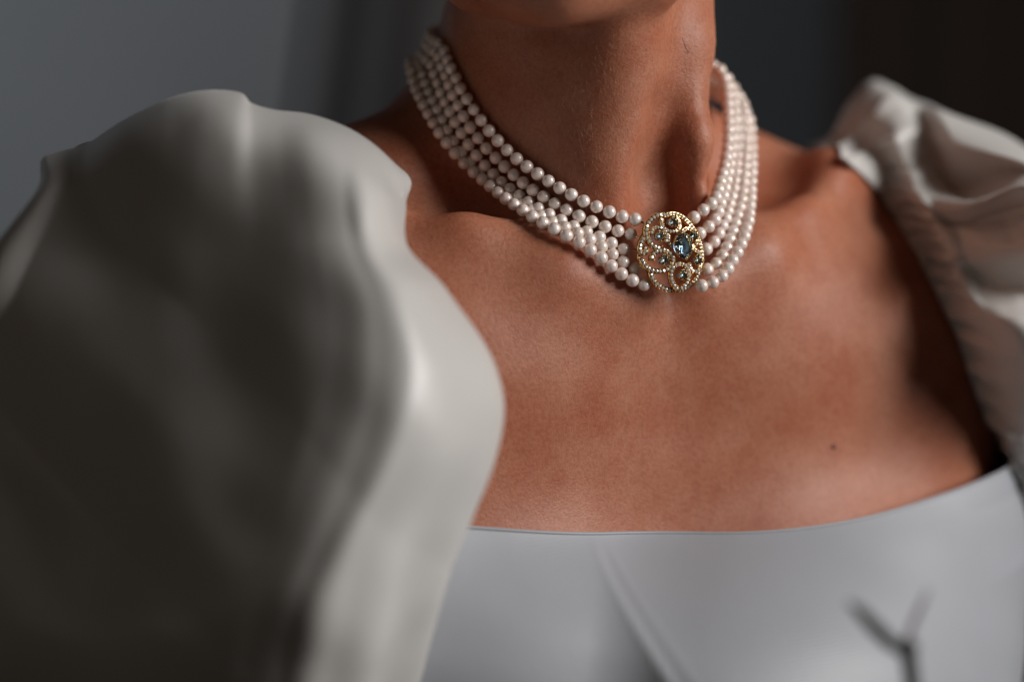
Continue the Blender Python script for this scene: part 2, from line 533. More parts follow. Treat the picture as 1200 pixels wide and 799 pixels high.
def tube_mesh(name, pts, r, k=8, closed=False):
    pts = np.asarray(pts, float); t = frames(pts, closed)
    up = np.tile([0.13, 0.21, 0.97], (len(pts), 1))
    a = np.cross(t, up); a /= np.maximum(np.linalg.norm(a, axis=1, keepdims=True), 1e-9)
    b = np.cross(a, t)
    ang = np.linspace(0, 2 * math.pi, k, endpoint=False)
    rr = np.broadcast_to(np.asarray(r, float), (len(pts),))[:, None, None]
    V = pts[:, None] + rr * (np.cos(ang)[None, :, None] * a[:, None] + np.sin(ang)[None, :, None] * b[:, None])
    n = len(pts); idx = np.arange(n * k).reshape(n, k)
    m = n if closed else n - 1
    F = [(idx[i, j], idx[(i + 1) % n, j], idx[(i + 1) % n, (j + 1) % k], idx[i, (j + 1) % k]) for i in range(m) for j in range(k)]
    return mesh_np(name, V.reshape(-1, 3), F)

bodice()

# ------------------------------------------------------------------ puff sleeves
LOOP = np.array([(13.3, 7.9, 2.9), (13.6, 5.4, 2.5), (14.6, 3.8, 0.8), (15.0, 2.1, -1.2), (15.2, 0.8, -3.1), (15.8, -0.1, -5.1),
                 (16.3, -0.6, -7.1), (17.4, -0.8, -9.5), (18.2, -0.3, -11.6), (18.0, 4.0, -13.6), (18.2, 9.5, -12.6), (17.0, 13.6, -8.5),
                 (15.0, 14.6, -3.0), (13.4, 11.6, 1.6)])

def catmull(pts, n, closed=False):
    pts = np.asarray(pts, float); m = len(pts)
    out = []
    T = np.linspace(0, m if closed else m - 1, n, endpoint=not closed)
    for t in T:
        i = min(int(t), m - 1 if closed else m - 2); f = t - i
        g = (lambda k: pts[k % m]) if closed else (lambda k: pts[min(max(k, 0), m - 1)])
        p0, p1, p2, p3 = g(i - 1), g(i), g(i + 1), g(i + 2)
        out.append(0.5 * (2 * p1 + (p2 - p0) * f + (2 * p0 - 5 * p1 + 4 * p2 - p3) * f * f + (3 * p1 - p0 - 3 * p2 + p3) * f ** 3))
    return np.array(out)

def vnoise(P, scale, seed, n=14):
    """smooth band-limited noise from random plane waves"""
    rs = np.random.default_rng(seed)
    o = 0
    for _ in range(n):
        k = rs.normal(size=3); k /= np.linalg.norm(k)
        o = o + np.sin((P @ k) * rs.uniform(0.6, 1.5) * scale + rs.uniform(0, 6.28))
    return o * math.sqrt(2 / n)

def unproj(px, py, dep):
    return CAM + dep * (FW + RT * ((px - 600) / FPX) - UP * ((py - 399.5) / FPX))

def skin_depth(px, py):
    D = FW + RT * ((px - 600) / FPX) - UP * ((py - 399.5) / FPX)
    t = 80.0
    for _ in range(300): t = min(t + float(body(to_body(CAM + D * t)[None])[0]) * 0.6, 125)
    return t

def catrow(A, n, closed):
    """catmull along axis 0 of an array of points"""
    m = len(A); out = []
    for t in np.linspace(0, m if closed else m - 1, n, endpoint=not closed):
        i = min(int(t), m - 1 if closed else m - 2); f = t - i
        g = (lambda k: A[k % m]) if closed else (lambda k: A[min(max(k, 0), m - 1)])
        p0, p1, p2, p3 = g(i - 1), g(i), g(i + 1), g(i + 2)
        out.append(0.5 * (2 * p1 + (p2 - p0) * f + (2 * p0 - 5 * p1 + 4 * p2 - p3) * f * f + (3 * p1 - p0 - 3 * p2 + p3) * f ** 3))
    return np.array(out)

def cloth(name, G, nu, nv, closed_u, closed_v, disp, label, flip=False, push=0.0):
    """smooth cloth through a grid of control points G[u][v] (body cm)"""
    Q = catrow(np.array(G), nu, closed_u)
    Q = catrow(Q.transpose(1, 0, 2), nv, closed_v).transpose(1, 0, 2)
    U, V = np.meshgrid(np.linspace(0, 1, nu), np.linspace(0, 1, nv), indexing='ij')
    du = np.gradient(Q, axis=0); dv = np.gradient(Q, axis=1)
    n = np.cross(du, dv); n /= np.maximum(np.linalg.norm(n, axis=-1, keepdims=True), 1e-9)
    if flip: n = -n
    Q = Q + n * disp(Q, U, V)[..., None]
    P = Q.reshape(-1, 3)
    f = body(P)
    P = P + np.clip(0.2 - f, 0, push)[:, None] * grad(body, P, 0.2)
    idx = np.arange(nu * nv).reshape(nu, nv)
    a = idx if closed_u else idx[:-1]
    b = np.roll(idx, -1, 0) if closed_u else idx[1:]
    if closed_v:
        F = np.stack([a, np.roll(a, -1, 1), np.roll(b, -1, 1), b], -1)
    else:
        F = np.stack([a[:, :-1], a[:, 1:], b[:, 1:], b[:, :-1]], -1)
    F = F.reshape(-1, 4)
    if flip: F = F[:, ::-1]
    o = ob(name, mesh_np(name, P, F), SATIN, person)
    md = o.modifiers.new('thick', 'SOLIDIFY'); md.thickness = 0.0010; md.offset = -1
    o['label'] = label
    return o

# --- her left sleeve, far from the lens: rows run outward from the armhole seam, in folds that meet at the shoulder
FARG = [
    [(952, 172, 117), (975, 158, 116), (1000, 118, 116), (1026, 93, 116.5), (1072, 117, 116.5), (1112, 133, 115), (1225, 195, 112)],
    [(985, 184, 115), (1010, 170, 113), (1035, 145, 112), (1058, 130, 112.5), (1088, 150, 112.3), (1118, 162, 109.2), (1225, 207, 106)],
    [(1010, 203, 114), (1035, 200, 112), (1060, 195, 111), (1085, 195, 111.5), (1105, 208, 112.3), (1128, 226, 111.6), (1225, 200, 109)],
    [(1032, 228, 113), (1055, 228, 111.5), (1075, 232, 110), (1095, 238, 109.6), (1120, 240, 108.6), (1150, 236, 107.3), (1225, 222, 105)],
    [(1052, 258, 112.5), (1075, 258, 111), (1095, 260, 110), (1115, 262, 110.1), (1140, 262, 109.4), (1170, 256, 108.4), (1225, 250, 106.8)],
    [(1072, 290, 112), (1092, 290, 110.5), (1112, 290, 109.2), (1135, 290, 108.6), (1160, 290, 107), (1185, 290, 105.6), (1225, 290, 104)],
    [(1090, 325, 111), (1108, 325, 109.8), (1125, 325, 109), (1145, 330, 109.2), (1170, 335, 108.8), (1195, 335, 108.2), (1235, 335, 107.5)],
    [(1110, 365, 110), (1125, 365, 108.6), (1142, 368, 107.8), (1160, 375, 106.8), (1180, 380, 106), (1205, 385, 105.6), (1245, 390, 105.6)],
    [(1130, 410, 109.5), (1142, 412, 108.6), (1155, 420, 107.8), (1172, 430, 106.9), (1192, 440, 106.4), (1215, 450, 106.2), (1255, 460, 107)],
    [(1145, 460, 109), (1155, 465, 108.9), (1168, 475, 108.2), (1182, 485, 107.8), (1200, 500, 107.6), (1225, 510, 108), (1265, 520, 110)],
    [(1165, 505, 108.5), (1175, 515, 109), (1186, 525, 108.8), (1198, 540, 109), (1215, 550, 109.5), (1240, 560, 111), (1275, 570, 113)],
    [(1186, 546, 108.5), (1197, 562, 111), (1208, 580, 112), (1220, 600, 113), (1240, 620, 114), (1265, 630, 115), (1290, 640, 117)],
    [(1200, 570, 116), (1215, 600, 117), (1235, 640, 118), (1260, 670, 119), (1290, 680, 120), (1310, 680, 121), (1330, 660, 121)],
    [(1150, 470, 121), (1180, 480, 124), (1220, 500, 127), (1270, 500, 129), (1310, 480, 128), (1330, 450, 126), (1340, 430, 123)],
    [(1050, 300, 122), (1080, 280, 125), (1110, 260, 129), (1150, 250, 131), (1200, 270, 131), (1260, 300, 128), (1310, 330, 122)],
    [(975, 200, 120), (1000, 175, 122), (1020, 140, 124), (1050, 125, 126), (1110, 160, 126), (1170, 200, 123), (1270, 250, 118)],
]
G = []
for i, row in enumerate(FARG):
    r_ = []
    for j, (px, py, dp) in enumerate(row):
        if j >= 2 and 2 <= i <= 8: dp -= 1.9 if i not in (2, 8) else 1.0
        if j == 1 and 3 <= i <= 8: dp -= 0.9
        if j == 0 and i < 12: dp = min(skin_depth(px - 2, py + 2), 118) - 0.15
        r_.append(to_body(unproj(px, py, dp)))
    G.append(r_)
SEAMPTS = np.array([r_[0] for r_ in G])
end = np.mean([r_[-1] for r_ in G], axis=0)
for r_ in G: r_.append(0.45 * r_[-1] + 0.55 * end + np.array([1.5, 0, 0])); r_.append(end + np.array([2.0, 0, 0]))
def far_disp(Q, U, V):
    ph = 1.5 * vnoise(Q, 0.35, 41)
    near = np.exp(-(V / 0.26) ** 2)
    g = np.sin(U * 190 + ph) * 0.15 + np.sin(U * 310 + 2 * ph) * 0.08
    soft = np.abs(np.sin(U * 62 + 2.2 * vnoise(Q, 0.22, 42) + V * 3)) ** 0.7 - 0.6
    return g * near * np.clip(V / 0.02, 0.3, 1) + 0.18 * soft * np.clip(V / 0.15, 0, 1) * np.exp(-(V / 0.8) ** 2) + 0.10 * vnoise(Q, 1.1, 43) * np.clip(V / 0.2, 0, 1)
far = cloth('sleeve', G, 520, 160, True, False, far_disp, 'far puff sleeve, gathered along the armhole', flip=True, push=0.5)
ob('gathered_seam', tube_mesh('gathered_seam', catmull(SEAMPTS, 400, True) + 0.03 * np.random.default_rng(2).normal(size=(400, 3)), 0.09, 8, True), SATIN, far)

# --- her right sleeve, close to the lens: rings from the top of the puff down, left to right then round the back
NEARG = [
    [(62, 182, 99), (128, 149, 97.5), (200, 125, 96.5), (272, 110, 96), (302, 127, 95.5), (372, 138, 95), (434, 172, 94.5), (468, 206, 95)],
    [(52, 225, 97.5), (120, 198, 95), (195, 176, 93), (262, 160, 91.5), (308, 178, 90.3), (376, 182, 88.8), (432, 212, 88.2), (473, 240, 91.5)],
    [(-5, 320, 98), (95, 310, 94), (180, 302, 91.5), (255, 292, 89.5), (322, 290, 87.8), (388, 285, 86), (440, 288, 85), (475, 292, 89.5)],
    [(-60, 410, 98.5), (70, 410, 94.5), (160, 402, 91.6), (242, 392, 89.2), (325, 385, 87), (405, 370, 84.9), (478, 342, 84.2), (530, 338, 89.5)],
    [(-80, 510, 99), (50, 510, 95), (140, 510, 92), (228, 500, 89.3), (312, 490, 86.6), (392, 472, 84.6), (500, 440, 83.3), (594, 425, 89.5)],
    [(-90, 600, 99.5), (40, 600, 95.5), (128, 600, 92.3), (212, 592, 89.4), (290, 582, 86.4), (362, 568, 84.1), (480, 540, 83.4), (602, 512, 89.5)],
    [(-90, 690, 99.5), (40, 690, 96), (118, 690, 92.8), (195, 685, 89.6), (265, 676, 86.2), (330, 666, 84.2), (430, 640, 84.2), (563, 606, 89.5)],
    [(-80, 780, 99.5), (40, 780, 96.3), (110, 775, 93.2), (178, 770, 90.2), (240, 765, 87), (300, 758, 85), (395, 735, 85.4), (518, 690, 89.5)],
    [(-60, 880, 99.5), (40, 880, 96.5), (110, 880, 94), (170, 875, 91.5), (230, 872, 89), (290, 868, 86.8), (370, 850, 87.5), (474, 800, 90)],
    [(-20, 1020, 99.5), (60, 1020, 97), (120, 1020, 95), (175, 1015, 93.5), (230, 1010, 91.5), (285, 1005, 89.5), (350, 1000, 90), (440, 960, 92)],
]
G = []
RIDGE = [(430, 95), (425, 88.8), (428, 86.6), (446, 85.0), (455, 83.8), (440, 83.3), (400, 83.4), (360, 84), (330, 86.3), (310, 89)]
for i, row in enumerate(NEARG):
    xm, dm = RIDGE[i]
    xy = catmull(np.array([p[:2] for p in row], float), 14)
    xe = xy[-1, 0]
    row = []
    for x, y in xy:
        d_ = dm + (8.6 * ((xm - x) / 560) ** 1.5 if x < xm else 6.0 * ((x - xm) / (xe - xm)) ** 2.2)
        if i == 0: d_ = 95 + 2.0 * abs(x - 300) / 250
        row.append((x, y, d_))
    xl, yl, _ = row[0]; xr, yr, _ = row[-1]; mid = row[7]
    back = [(xr - 22, yr + 8, 93.5), (xr - 110, mid[1] + 30, 103), ((xl + xr) / 2, mid[1] + 40, 108), (xl + 110, yl + 24, 106), (xl + 25, yl + 10, 101)]
    G.append([to_body(unproj(*p)) for p in row + back])
top = np.mean(G[0], axis=0)
G.insert(0, [top * 0.65 + np.array(p) * 0.35 + np.array([0, 0, -0.6]) for p in G[0]])
G.insert(0, [top + np.array([0, 0, -0.9])] * len(G[0]))
def near_disp(Q, U, V):
    W = to_world(Q)
    q = vnoise(W, 0.12, 51)
    a = 1.4 * np.sin(W[..., 0] * 0.33 + W[..., 2] * 0.15 + 1.3 * q) ** 2
    b = np.abs(np.sin(W[..., 0] * 0.42 + W[..., 2] * 0.30 + 1.6 + 0.8 * vnoise(W, 0.15, 54))) ** 1.5
    return 0.12 * (a - 0.7) + (0.12 + 0.5 * np.clip((0.45 - V) * 4, 0, 1)) * (b ** 0.9 - 0.6) * np.clip(U * 4, 0, 1) + 0.26 * vnoise(W, 0.34, 52) * np.clip(U * 4 - 0.7, 0, 1) + 0.022 * vnoise(W, 1.6, 56) \
        + 0.20 * np.sin((V - 0.684) * 95 + 2.5 * U) * np.exp(-((V - 0.66) / 0.07) ** 2) * np.clip((U - 0.55) * 4, 0, 1)
nearo = cloth('sleeve', G, 260, 300, False, True, near_disp, 'near puff sleeve, large and out of focus in front of the arm', flip=False)
STRANDS = [  # body cm: from the nape to the clasp on her right, from the clasp to the nape on her left
    ([(-6.50,7.61,7.86),(-6.61,7.20,7.53),(-6.72,6.81,7.24),(-6.79,6.42,6.95),(-6.78,6.05,6.61),(-6.80,5.72,6.24),(-6.73,5.37,5.87),(-6.63,5.01,5.47),(-6.50,4.67,5.06),(-6.36,4.32,4.65),(-6.17,3.97,4.25),(-5.95,3.59,3.86),(-5.74,3.19,3.51),(-5.50,2.75,3.18),(-5.24,2.29,2.88),(-4.98,1.82,2.60),(-4.70,1.36,2.32),(-4.39,0.92,2.05),(-4.06,0.55,1.81),(-3.65,0.24,1.59),(-3.19,0.01,1.38),(-2.65,-0.17,1.16),(-2.06,-0.35,1.01)],
     [(0.57,-0.76,0.98),(1.11,-0.72,1.28),(1.61,-0.56,1.49),(2.04,-0.28,1.71),(2.40,0.07,1.98),(2.76,0.42,2.26),(3.12,0.77,2.56),(3.47,1.11,2.86),(3.80,1.46,3.18),(4.11,1.81,3.51),(4.40,2.16,3.88),(4.67,2.52,4.25),(4.94,2.90,4.58),(5.20,3.28,4.93),(5.45,3.65,5.27),(5.69,4.04,5.64),(5.90,4.42,6.00),(6.07,4.84,6.38),(6.16,5.31,6.69)]),
    ([(-6.54,8.03,7.53),(-6.62,7.62,7.15),(-6.68,7.21,6.78),(-6.75,6.81,6.49),(-6.81,6.46,6.12),(-6.83,6.11,5.77),(-6.81,5.76,5.39),(-6.76,5.42,4.99),(-6.63,5.10,4.57),(-6.48,4.78,4.18),(-6.30,4.47,3.80),(-6.06,4.11,3.41),(-5.89,3.71,3.08),(-5.72,3.25,2.76),(-5.55,2.77,2.45),(-5.34,2.28,2.15),(-5.11,1.80,1.89),(-4.84,1.35,1.63),(-4.53,0.93,1.39),(-4.19,0.56,1.17),(-3.77,0.27,0.95),(-3.29,0.03,0.75),(-2.76,-0.15,0.56),(-2.23,-0.28,0.41)],
     [(0.86,-0.80,0.31),(1.40,-0.70,0.57),(1.86,-0.48,0.81),(2.25,-0.17,1.09),(2.61,0.17,1.40),(2.99,0.51,1.65),(3.34,0.87,1.94),(3.68,1.24,2.23),(4.02,1.59,2.53),(4.35,1.95,2.84),(4.68,2.31,3.16),(4.99,2.66,3.49),(5.28,3.00,3.86),(5.57,3.35,4.24),(5.85,3.71,4.58),(6.12,4.09,4.92),(6.37,4.48,5.26),(6.60,4.88,5.61),(6.77,5.31,5.96),(6.88,5.78,6.28)]),
    ([(-6.59,8.53,7.12),(-6.69,8.10,6.74),(-6.79,7.67,6.39),(-6.86,7.26,6.02),(-6.92,6.84,5.67),(-6.93,6.42,5.32),(-6.93,6.04,4.92),(-6.87,5.70,4.52),(-6.73,5.40,4.09),(-6.55,5.15,3.68),(-6.34,4.88,3.28),(-6.17,4.54,2.91),(-6.02,4.07,2.58),(-5.91,3.51,2.27),(-5.75,2.91,1.97),(-5.62,2.31,1.70),(-5.44,1.75,1.46),(-5.20,1.25,1.24),(-4.92,0.82,1.02),(-4.56,0.49,0.79),(-4.10,0.22,0.58),(-3.61,0.02,0.36),(-3.13,-0.14,0.10),(-2.60,-0.32,-0.19)],
     [(1.38,-0.54,-0.40),(1.89,-0.40,-0.13),(2.32,-0.15,0.18),(2.71,0.16,0.45),(3.11,0.49,0.71),(3.47,0.85,0.96),(3.84,1.22,1.20),(4.21,1.57,1.47),(4.56,1.93,1.77),(4.89,2.30,2.05),(5.20,2.66,2.38),(5.51,3.03,2.71),(5.81,3.39,3.04),(6.11,3.74,3.37),(6.40,4.09,3.75),(6.68,4.44,4.13),(6.95,4.81,4.48),(7.21,5.19,4.83),(7.44,5.59,5.18),(7.63,6.02,5.51),(7.74,6.51,5.81)]),
    ([(-6.71,9.22,6.91),(-6.84,8.77,6.53),(-6.97,8.31,6.20),(-7.05,7.83,5.85),(-7.13,7.37,5.51),(-7.15,6.91,5.12),(-7.14,6.48,4.71),(-7.11,6.11,4.30),(-7.00,5.79,3.90),(-6.82,5.54,3.52),(-6.59,5.30,3.14),(-6.35,5.00,2.79),(-6.16,4.57,2.46),(-6.05,3.99,2.17),(-5.95,3.33,1.90),(-5.83,2.64,1.65),(-5.69,1.99,1.40),(-5.51,1.39,1.17),(-5.27,0.89,0.96),(-4.97,0.50,0.79),(-4.57,0.22,0.58),(-4.13,0.03,0.33),(-3.66,-0.13,0.02),(-3.18,-0.28,-0.32),(-2.72,-0.41,-0.67),(-2.20,-0.57,-0.98)],
     [(0.94,-1.23,-1.15),(1.48,-1.12,-0.94),(1.94,-0.92,-0.67),(2.35,-0.64,-0.38),(2.73,-0.33,-0.09),(3.12,-0.01,0.19),(3.49,0.32,0.48),(3.85,0.67,0.77),(4.21,1.01,1.05),(4.56,1.36,1.35),(4.88,1.73,1.65),(5.19,2.10,1.98),(5.50,2.47,2.28),(5.80,2.84,2.61),(6.09,3.21,2.96),(6.37,3.57,3.30),(6.64,3.93,3.68),(6.90,4.29,4.06),(7.15,4.67,4.40),(7.37,5.06,4.79),(7.56,5.48,5.14),(7.68,5.97,5.42)]),
    ([(-6.98,9.64,6.87),(-7.13,9.19,6.49),(-7.26,8.72,6.12),(-7.39,8.22,5.82),(-7.46,7.71,5.48),(-7.50,7.22,5.12),(-7.52,6.76,4.75),(-7.47,6.33,4.36),(-7.35,5.96,3.98),(-7.17,5.66,3.60),(-6.95,5.39,3.23),(-6.73,5.08,2.91),(-6.54,4.63,2.59),(-6.43,4.03,2.30),(-6.36,3.37,2.01),(-6.28,2.68,1.74),(-6.17,2.00,1.50),(-6.02,1.36,1.24),(-5.82,0.81,1.00),(-5.57,0.36,0.78),(-5.24,-0.00,0.54),(-4.84,-0.26,0.30),(-4.40,-0.44,-0.02),(-3.94,-0.56,-0.35),(-3.48,-0.64,-0.72),(-3.01,-0.71,-1.09),(-2.49,-0.79,-1.40),(-1.94,-0.87,-1.62)],
     [(0.22,-1.87,-1.70),(0.80,-1.86,-1.59),(1.32,-1.77,-1.37),(1.76,-1.55,-1.13),(2.18,-1.30,-0.84),(2.60,-1.03,-0.57),(3.00,-0.76,-0.28),(3.38,-0.45,-0.01),(3.74,-0.10,0.25),(4.10,0.24,0.52),(4.43,0.62,0.77),(4.74,1.01,1.05),(5.06,1.40,1.34),(5.36,1.79,1.62),(5.65,2.17,1.95),(5.94,2.55,2.30),(6.23,2.93,2.61),(6.51,3.31,2.94),(6.78,3.69,3.28),(7.04,4.06,3.65),(7.27,4.43,4.04),(7.45,4.83,4.42),(7.59,5.29,4.77),(7.70,5.79,5.01)]),
]

# ------------------------------------------------------------------ veil hanging from the back of her head
def veil():
    nu, nv = 150, 60
    u = np.linspace(0, 1, nu)[:, None]; v = np.linspace(0, 1, nv)[None]
    X = -15.4 + 15.5 * u - 8.0 * v * (1 - u) + 0 * v
    Z = 22 - 52 * v + 0 * u
    Y = 19 - 3.0 * np.sin(math.pi * u) + (0.008 + 0.02 * v) * np.sin(u * 34 + 1.2 * np.sin(v * 3 + u * 7)) + 0.5 * np.sin(u * 7 + 0.6)
    X = X + 0.02 * np.sin(u * 34 + 1.3 + v)
    P = to_body(np.stack([X, Y, Z], -1).reshape(-1, 3))
    idx = np.arange(nu * nv).reshape(nu, nv)
    F = np.stack([idx[:-1, :-1], idx[:-1, 1:], idx[1:, 1:], idx[1:, :-1]], -1).reshape(-1, 4)
    m, nt, b = new_mat('tulle')
    setv(b, Base_Color=(0.16, 0.125, 0.105, 1), Roughness=0.9, Sheen_Weight=0.3)
    at_ = nt.nodes.new('ShaderNodeAttribute'); at_.attribute_name = 'gather'
    nt.links.new(at_.outputs['Fac'], b.inputs['Alpha'])
    me = mesh_np('veil', P, F)
    den = (0.24 + 0.52 * np.clip(u / 0.16, 0, 1) + 0.05 * np.sin(u * 40 + 3 * v)) + 0 * v      # gathered more densely away from its edge
    me.attributes.new('gather', 'FLOAT', 'POINT').data.foreach_set('value', den.ravel().astype(np.float32))
    o = ob('veil', me, m, person)
    o['label'] = 'sheer tulle veil falling behind the near shoulder'
veil()

# ------------------------------------------------------------------ necklace
neck = empty('necklace', 'five strand pearl choker with an oval gold clasp of blue stones at the throat', 'necklace')
PR = 0.272

def gap(P):
    return body(P)

def back_arc(a, b, lift):
    """round the nape from b (her left) to a (her right), resting on the neck"""
    a = np.array(a); b = np.array(b)
    ax = np.array([-0.4, 6.8])
    ta = math.atan2(a[1] - ax[1], a[0] - ax[0]); tb = math.atan2(b[1] - ax[1], b[0] - ax[0])
    if ta < tb: ta += 2 * math.pi
    T = np.linspace(tb, ta, 24)[2:-2]
    f = (T - tb) / (ta - tb)
    z = b[2] + (a[2] - b[2]) * f + 1.1 * np.sin(math.pi * f)
    d = np.stack([np.cos(T), np.sin(T), 0 * T], -1)
    r = np.full(T.shape, 3.0)
    for _ in range(80):
        p = np.stack([ax[0] + r * d[:, 0], ax[1] + r * d[:, 1], z], -1)
        r = r - (body(p) - lift) * 0.7
    ra = np.hypot(a[0] - ax[0], a[1] - ax[1]); rb = np.hypot(b[0] - ax[0], b[1] - ax[1])
    lin = rb + (ra - rb) * f
    r = np.maximum(r, lin * 0.0 + r)
    wgt = np.clip(np.minimum(f, 1 - f) / 0.35, 0, 1)
    r = lin * (1 - wgt) + np.maximum(r, 5.0) * wgt
    r = np.where(wgt < 1, np.maximum(r, lin * 0.92), r)
    return np.stack([ax[0] + r * d[:, 0], ax[1] + r * d[:, 1], z], -1)

def pearl_mesh():
    bm = bmesh.new(); bmesh.ops.create_uvsphere(bm, u_segments=24, v_segments=14, radius=PR * CM)
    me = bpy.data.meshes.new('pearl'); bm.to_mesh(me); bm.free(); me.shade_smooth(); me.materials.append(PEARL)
    return me
PM = pearl_mesh()
THREAD = simple('silk_thread', (0.75, 0.66, 0.56), 0.7)
prs = np.random.default_rng(4)

def walk(path, step, first=0.0):
    seg = np.linalg.norm(np.diff(path, axis=0), axis=1); s = np.concatenate([[0], np.cumsum(seg)])
    n = int((s[-1] - first) / step) + 1
    t = first + np.arange(n) * step
    return np.stack([np.interp(t, s, path[:, i]) for i in range(3)], -1)

def pearl(p, parent):
    o = bpy.data.objects.new('pearl', PM); C.objects.link(o); o.parent = parent
    o.location = p * CM
    k = prs.uniform(0.965, 1.03)
    o.scale = (k * prs.uniform(0.985, 1.015), k, k * prs.uniform(0.985, 1.015))
    o.rotation_euler = prs.uniform(0, 6.28, 3)
    return o

hidden = []
for si, (l, r) in enumerate(STRANDS):
    l = np.array(l); r = np.array(r)
    arc = back_arc(l[0], r[-1], 0.32)           # from her left (b) to her right (a)
    lp = catmull(l, 500); rp = catmull(r, 500); ap = catmull(np.concatenate([r[-1:], arc, l[:1]]), 500)
    if si == 0: words = 'innermost strand of pearls, lying highest on the neck'
    elif si == 4: words = 'outermost strand of pearls, lying lowest on the collarbone'
    else: words = ('second', 'third', 'fourth')[si - 1] + ' strand of pearls counted from the throat'
    whole = np.concatenate([rp, ap[1:], lp[1:]])
    st = ob('strand', tube_mesh('strand', whole[::6], 0.045, 6), THREAD, neck)
    st['label'] = words
    pit = 0.572
    for p in walk(lp[::-1], pit): pearl(p, st)
    for p in walk(rp, pit): pearl(p, st)
    nl = walk(lp[::-1], pit)[-1]; nr = walk(rp, pit)[-1]
    seg = np.concatenate([nr[None], ap[10:-10], nl[None]])
    hidden += list(walk(seg, pit, pit)[:-1])
# the pearls behind the neck, which the photograph does not show one by one
V, F, n0 = [], [], 0
base_v = np.array([v.co[:] for v in PM.vertices]) / CM
tri = [tuple(p.vertices) for p in PM.polygons]
bmh = bmesh.new()
for p in hidden:
    mt = Matrix.Translation(Vector(p * CM))
    bmesh.ops.create_uvsphere(bmh, u_segments=14, v_segments=8, radius=PR * CM, matrix=mt)
meh = bpy.data.meshes.new('pearls_at_nape'); bmh.to_mesh(meh); bmh.free(); meh.shade_smooth()
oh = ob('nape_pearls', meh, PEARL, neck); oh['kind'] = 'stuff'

# ------------------------------------------------------------------ clasp
CY = R(-8)                                        # turned from the body front, about z
cl_c = np.array([-0.84, -1.12, -0.32])
clasp_rot = Matrix.Rotation(CY, 3, 'Z') @ Matrix.Rotation(R(-9), 3, 'X')
def cp(u, v, h=0.0):
    """point of the clasp face: u, v read across an oval 580 x 675 wide, h height above the plate in cm"""
    x = (u - 372) / 192.5; z = (400 - v) / 207.6
    dome = 0.16 * (1 - (x / 1.55) ** 2 - (z / 1.7) ** 2)
    p = clasp_rot @ Vector((x, -(h + dome), z))
    return np.array(p)
BANDS = [  # centre lines of the pave bands: list of (u, v), width in cm, base height
    ([(345, 88), (285, 82), (225, 108), (180, 155), (160, 215), (165, 275), (190, 325), (235, 358), (285, 362)], 0.204, .10),
    ([(330, 95), (380, 78), (440, 84), (500, 118), (553, 178), (598, 255), (628, 340), (640, 430), (628, 520), (592, 610), (535, 680), (465, 722), (400, 728)], 0.186, .10),
    ([(142, 265), (115, 305), (100, 350), (104, 392), (140, 400), (146, 366), (122, 352)], 0.180, .10),
    ([(98, 440), (122, 492), (165, 538), (220, 558), (280, 556), (335, 528), (362, 480), (350, 430), (310, 392), (262, 384), (215, 398), (188, 432), (184, 468)], 0.198, .16),
    ([(180, 560), (196, 618), (232, 668), (285, 705), (345, 724), (405, 728)], 0.198, .06),
    ([(400, 725), (366, 690), (342, 640), (338, 585), (356, 535), (400, 508), (450, 514), (488, 550), (500, 600), (486, 655), (452, 698), (410, 722)], 0.198, .20),
    ([(300, 112), (288, 158), (310, 205), (355, 228), (405, 226), (442, 196), (446, 150), (428, 108)], 0.168, .16),
    ([(196, 248), (208, 206), (250, 188), (296, 200), (322, 236), (326, 280), (312, 318)], 0.168, .14),
    ([(462, 250), (490, 216), (540, 214), (580, 246), (596, 296), (584, 345), (550, 362)], 0.168, .15),
    ([(520, 400), (562, 392), (598, 420), (616, 470), (612, 530), (586, 572), (546, 574), (514, 542), (500, 500)], 0.180, .16),
    ([(346, 250), (338, 300), (346, 345), (362, 372)], 0.144, .12),
]
EDGE = [(98, 380), (108, 300), (150, 225), (170, 150), (225, 95), (300, 75), (385, 68), (460, 85), (530, 130), (590, 215), (632, 320), (648, 430), (634, 530), (590, 625), (520, 700), (440, 736), (350, 733), (270, 705), (205, 650), (172, 580), (120, 510), (92, 440)]

def band_mesh(bm, line, width, h, n=None, thick=0.11):
    pts = catmull(line, 8 * len(line))
    k = len(pts)
    t = np.gradient(pts, axis=0); t /= np.linalg.norm(t, axis=1, keepdims=True)
    nn = np.stack([-t[:, 1], t[:, 0]], -1) * (width / 2) * 200
    prof = [(-1, -thick), (-1.0, 0.0), (-0.86, 0.035), (-0.68, 0.0), (0.68, 0.0), (0.86, 0.035), (1.0, 0.0), (1, -thick)]
    rings = []
    for i in range(k):
        hh = h + 0.012 * math.sin(i * 0.2)
        rings.append([bm.verts.new(Vector(cp(*(pts[i] + nn[i] * a), hh + b) * CM)) for a, b in prof])
    for i in range(k - 1):
        for j in range(len(prof)):
            q = (rings[i][j], rings[i][(j + 1) % len(prof)], rings[i + 1][(j + 1) % len(prof)], rings[i + 1][j])
            bm.faces.new(q)
    bm.faces.new(rings[0]); bm.faces.new(rings[-1])
    return pts, h

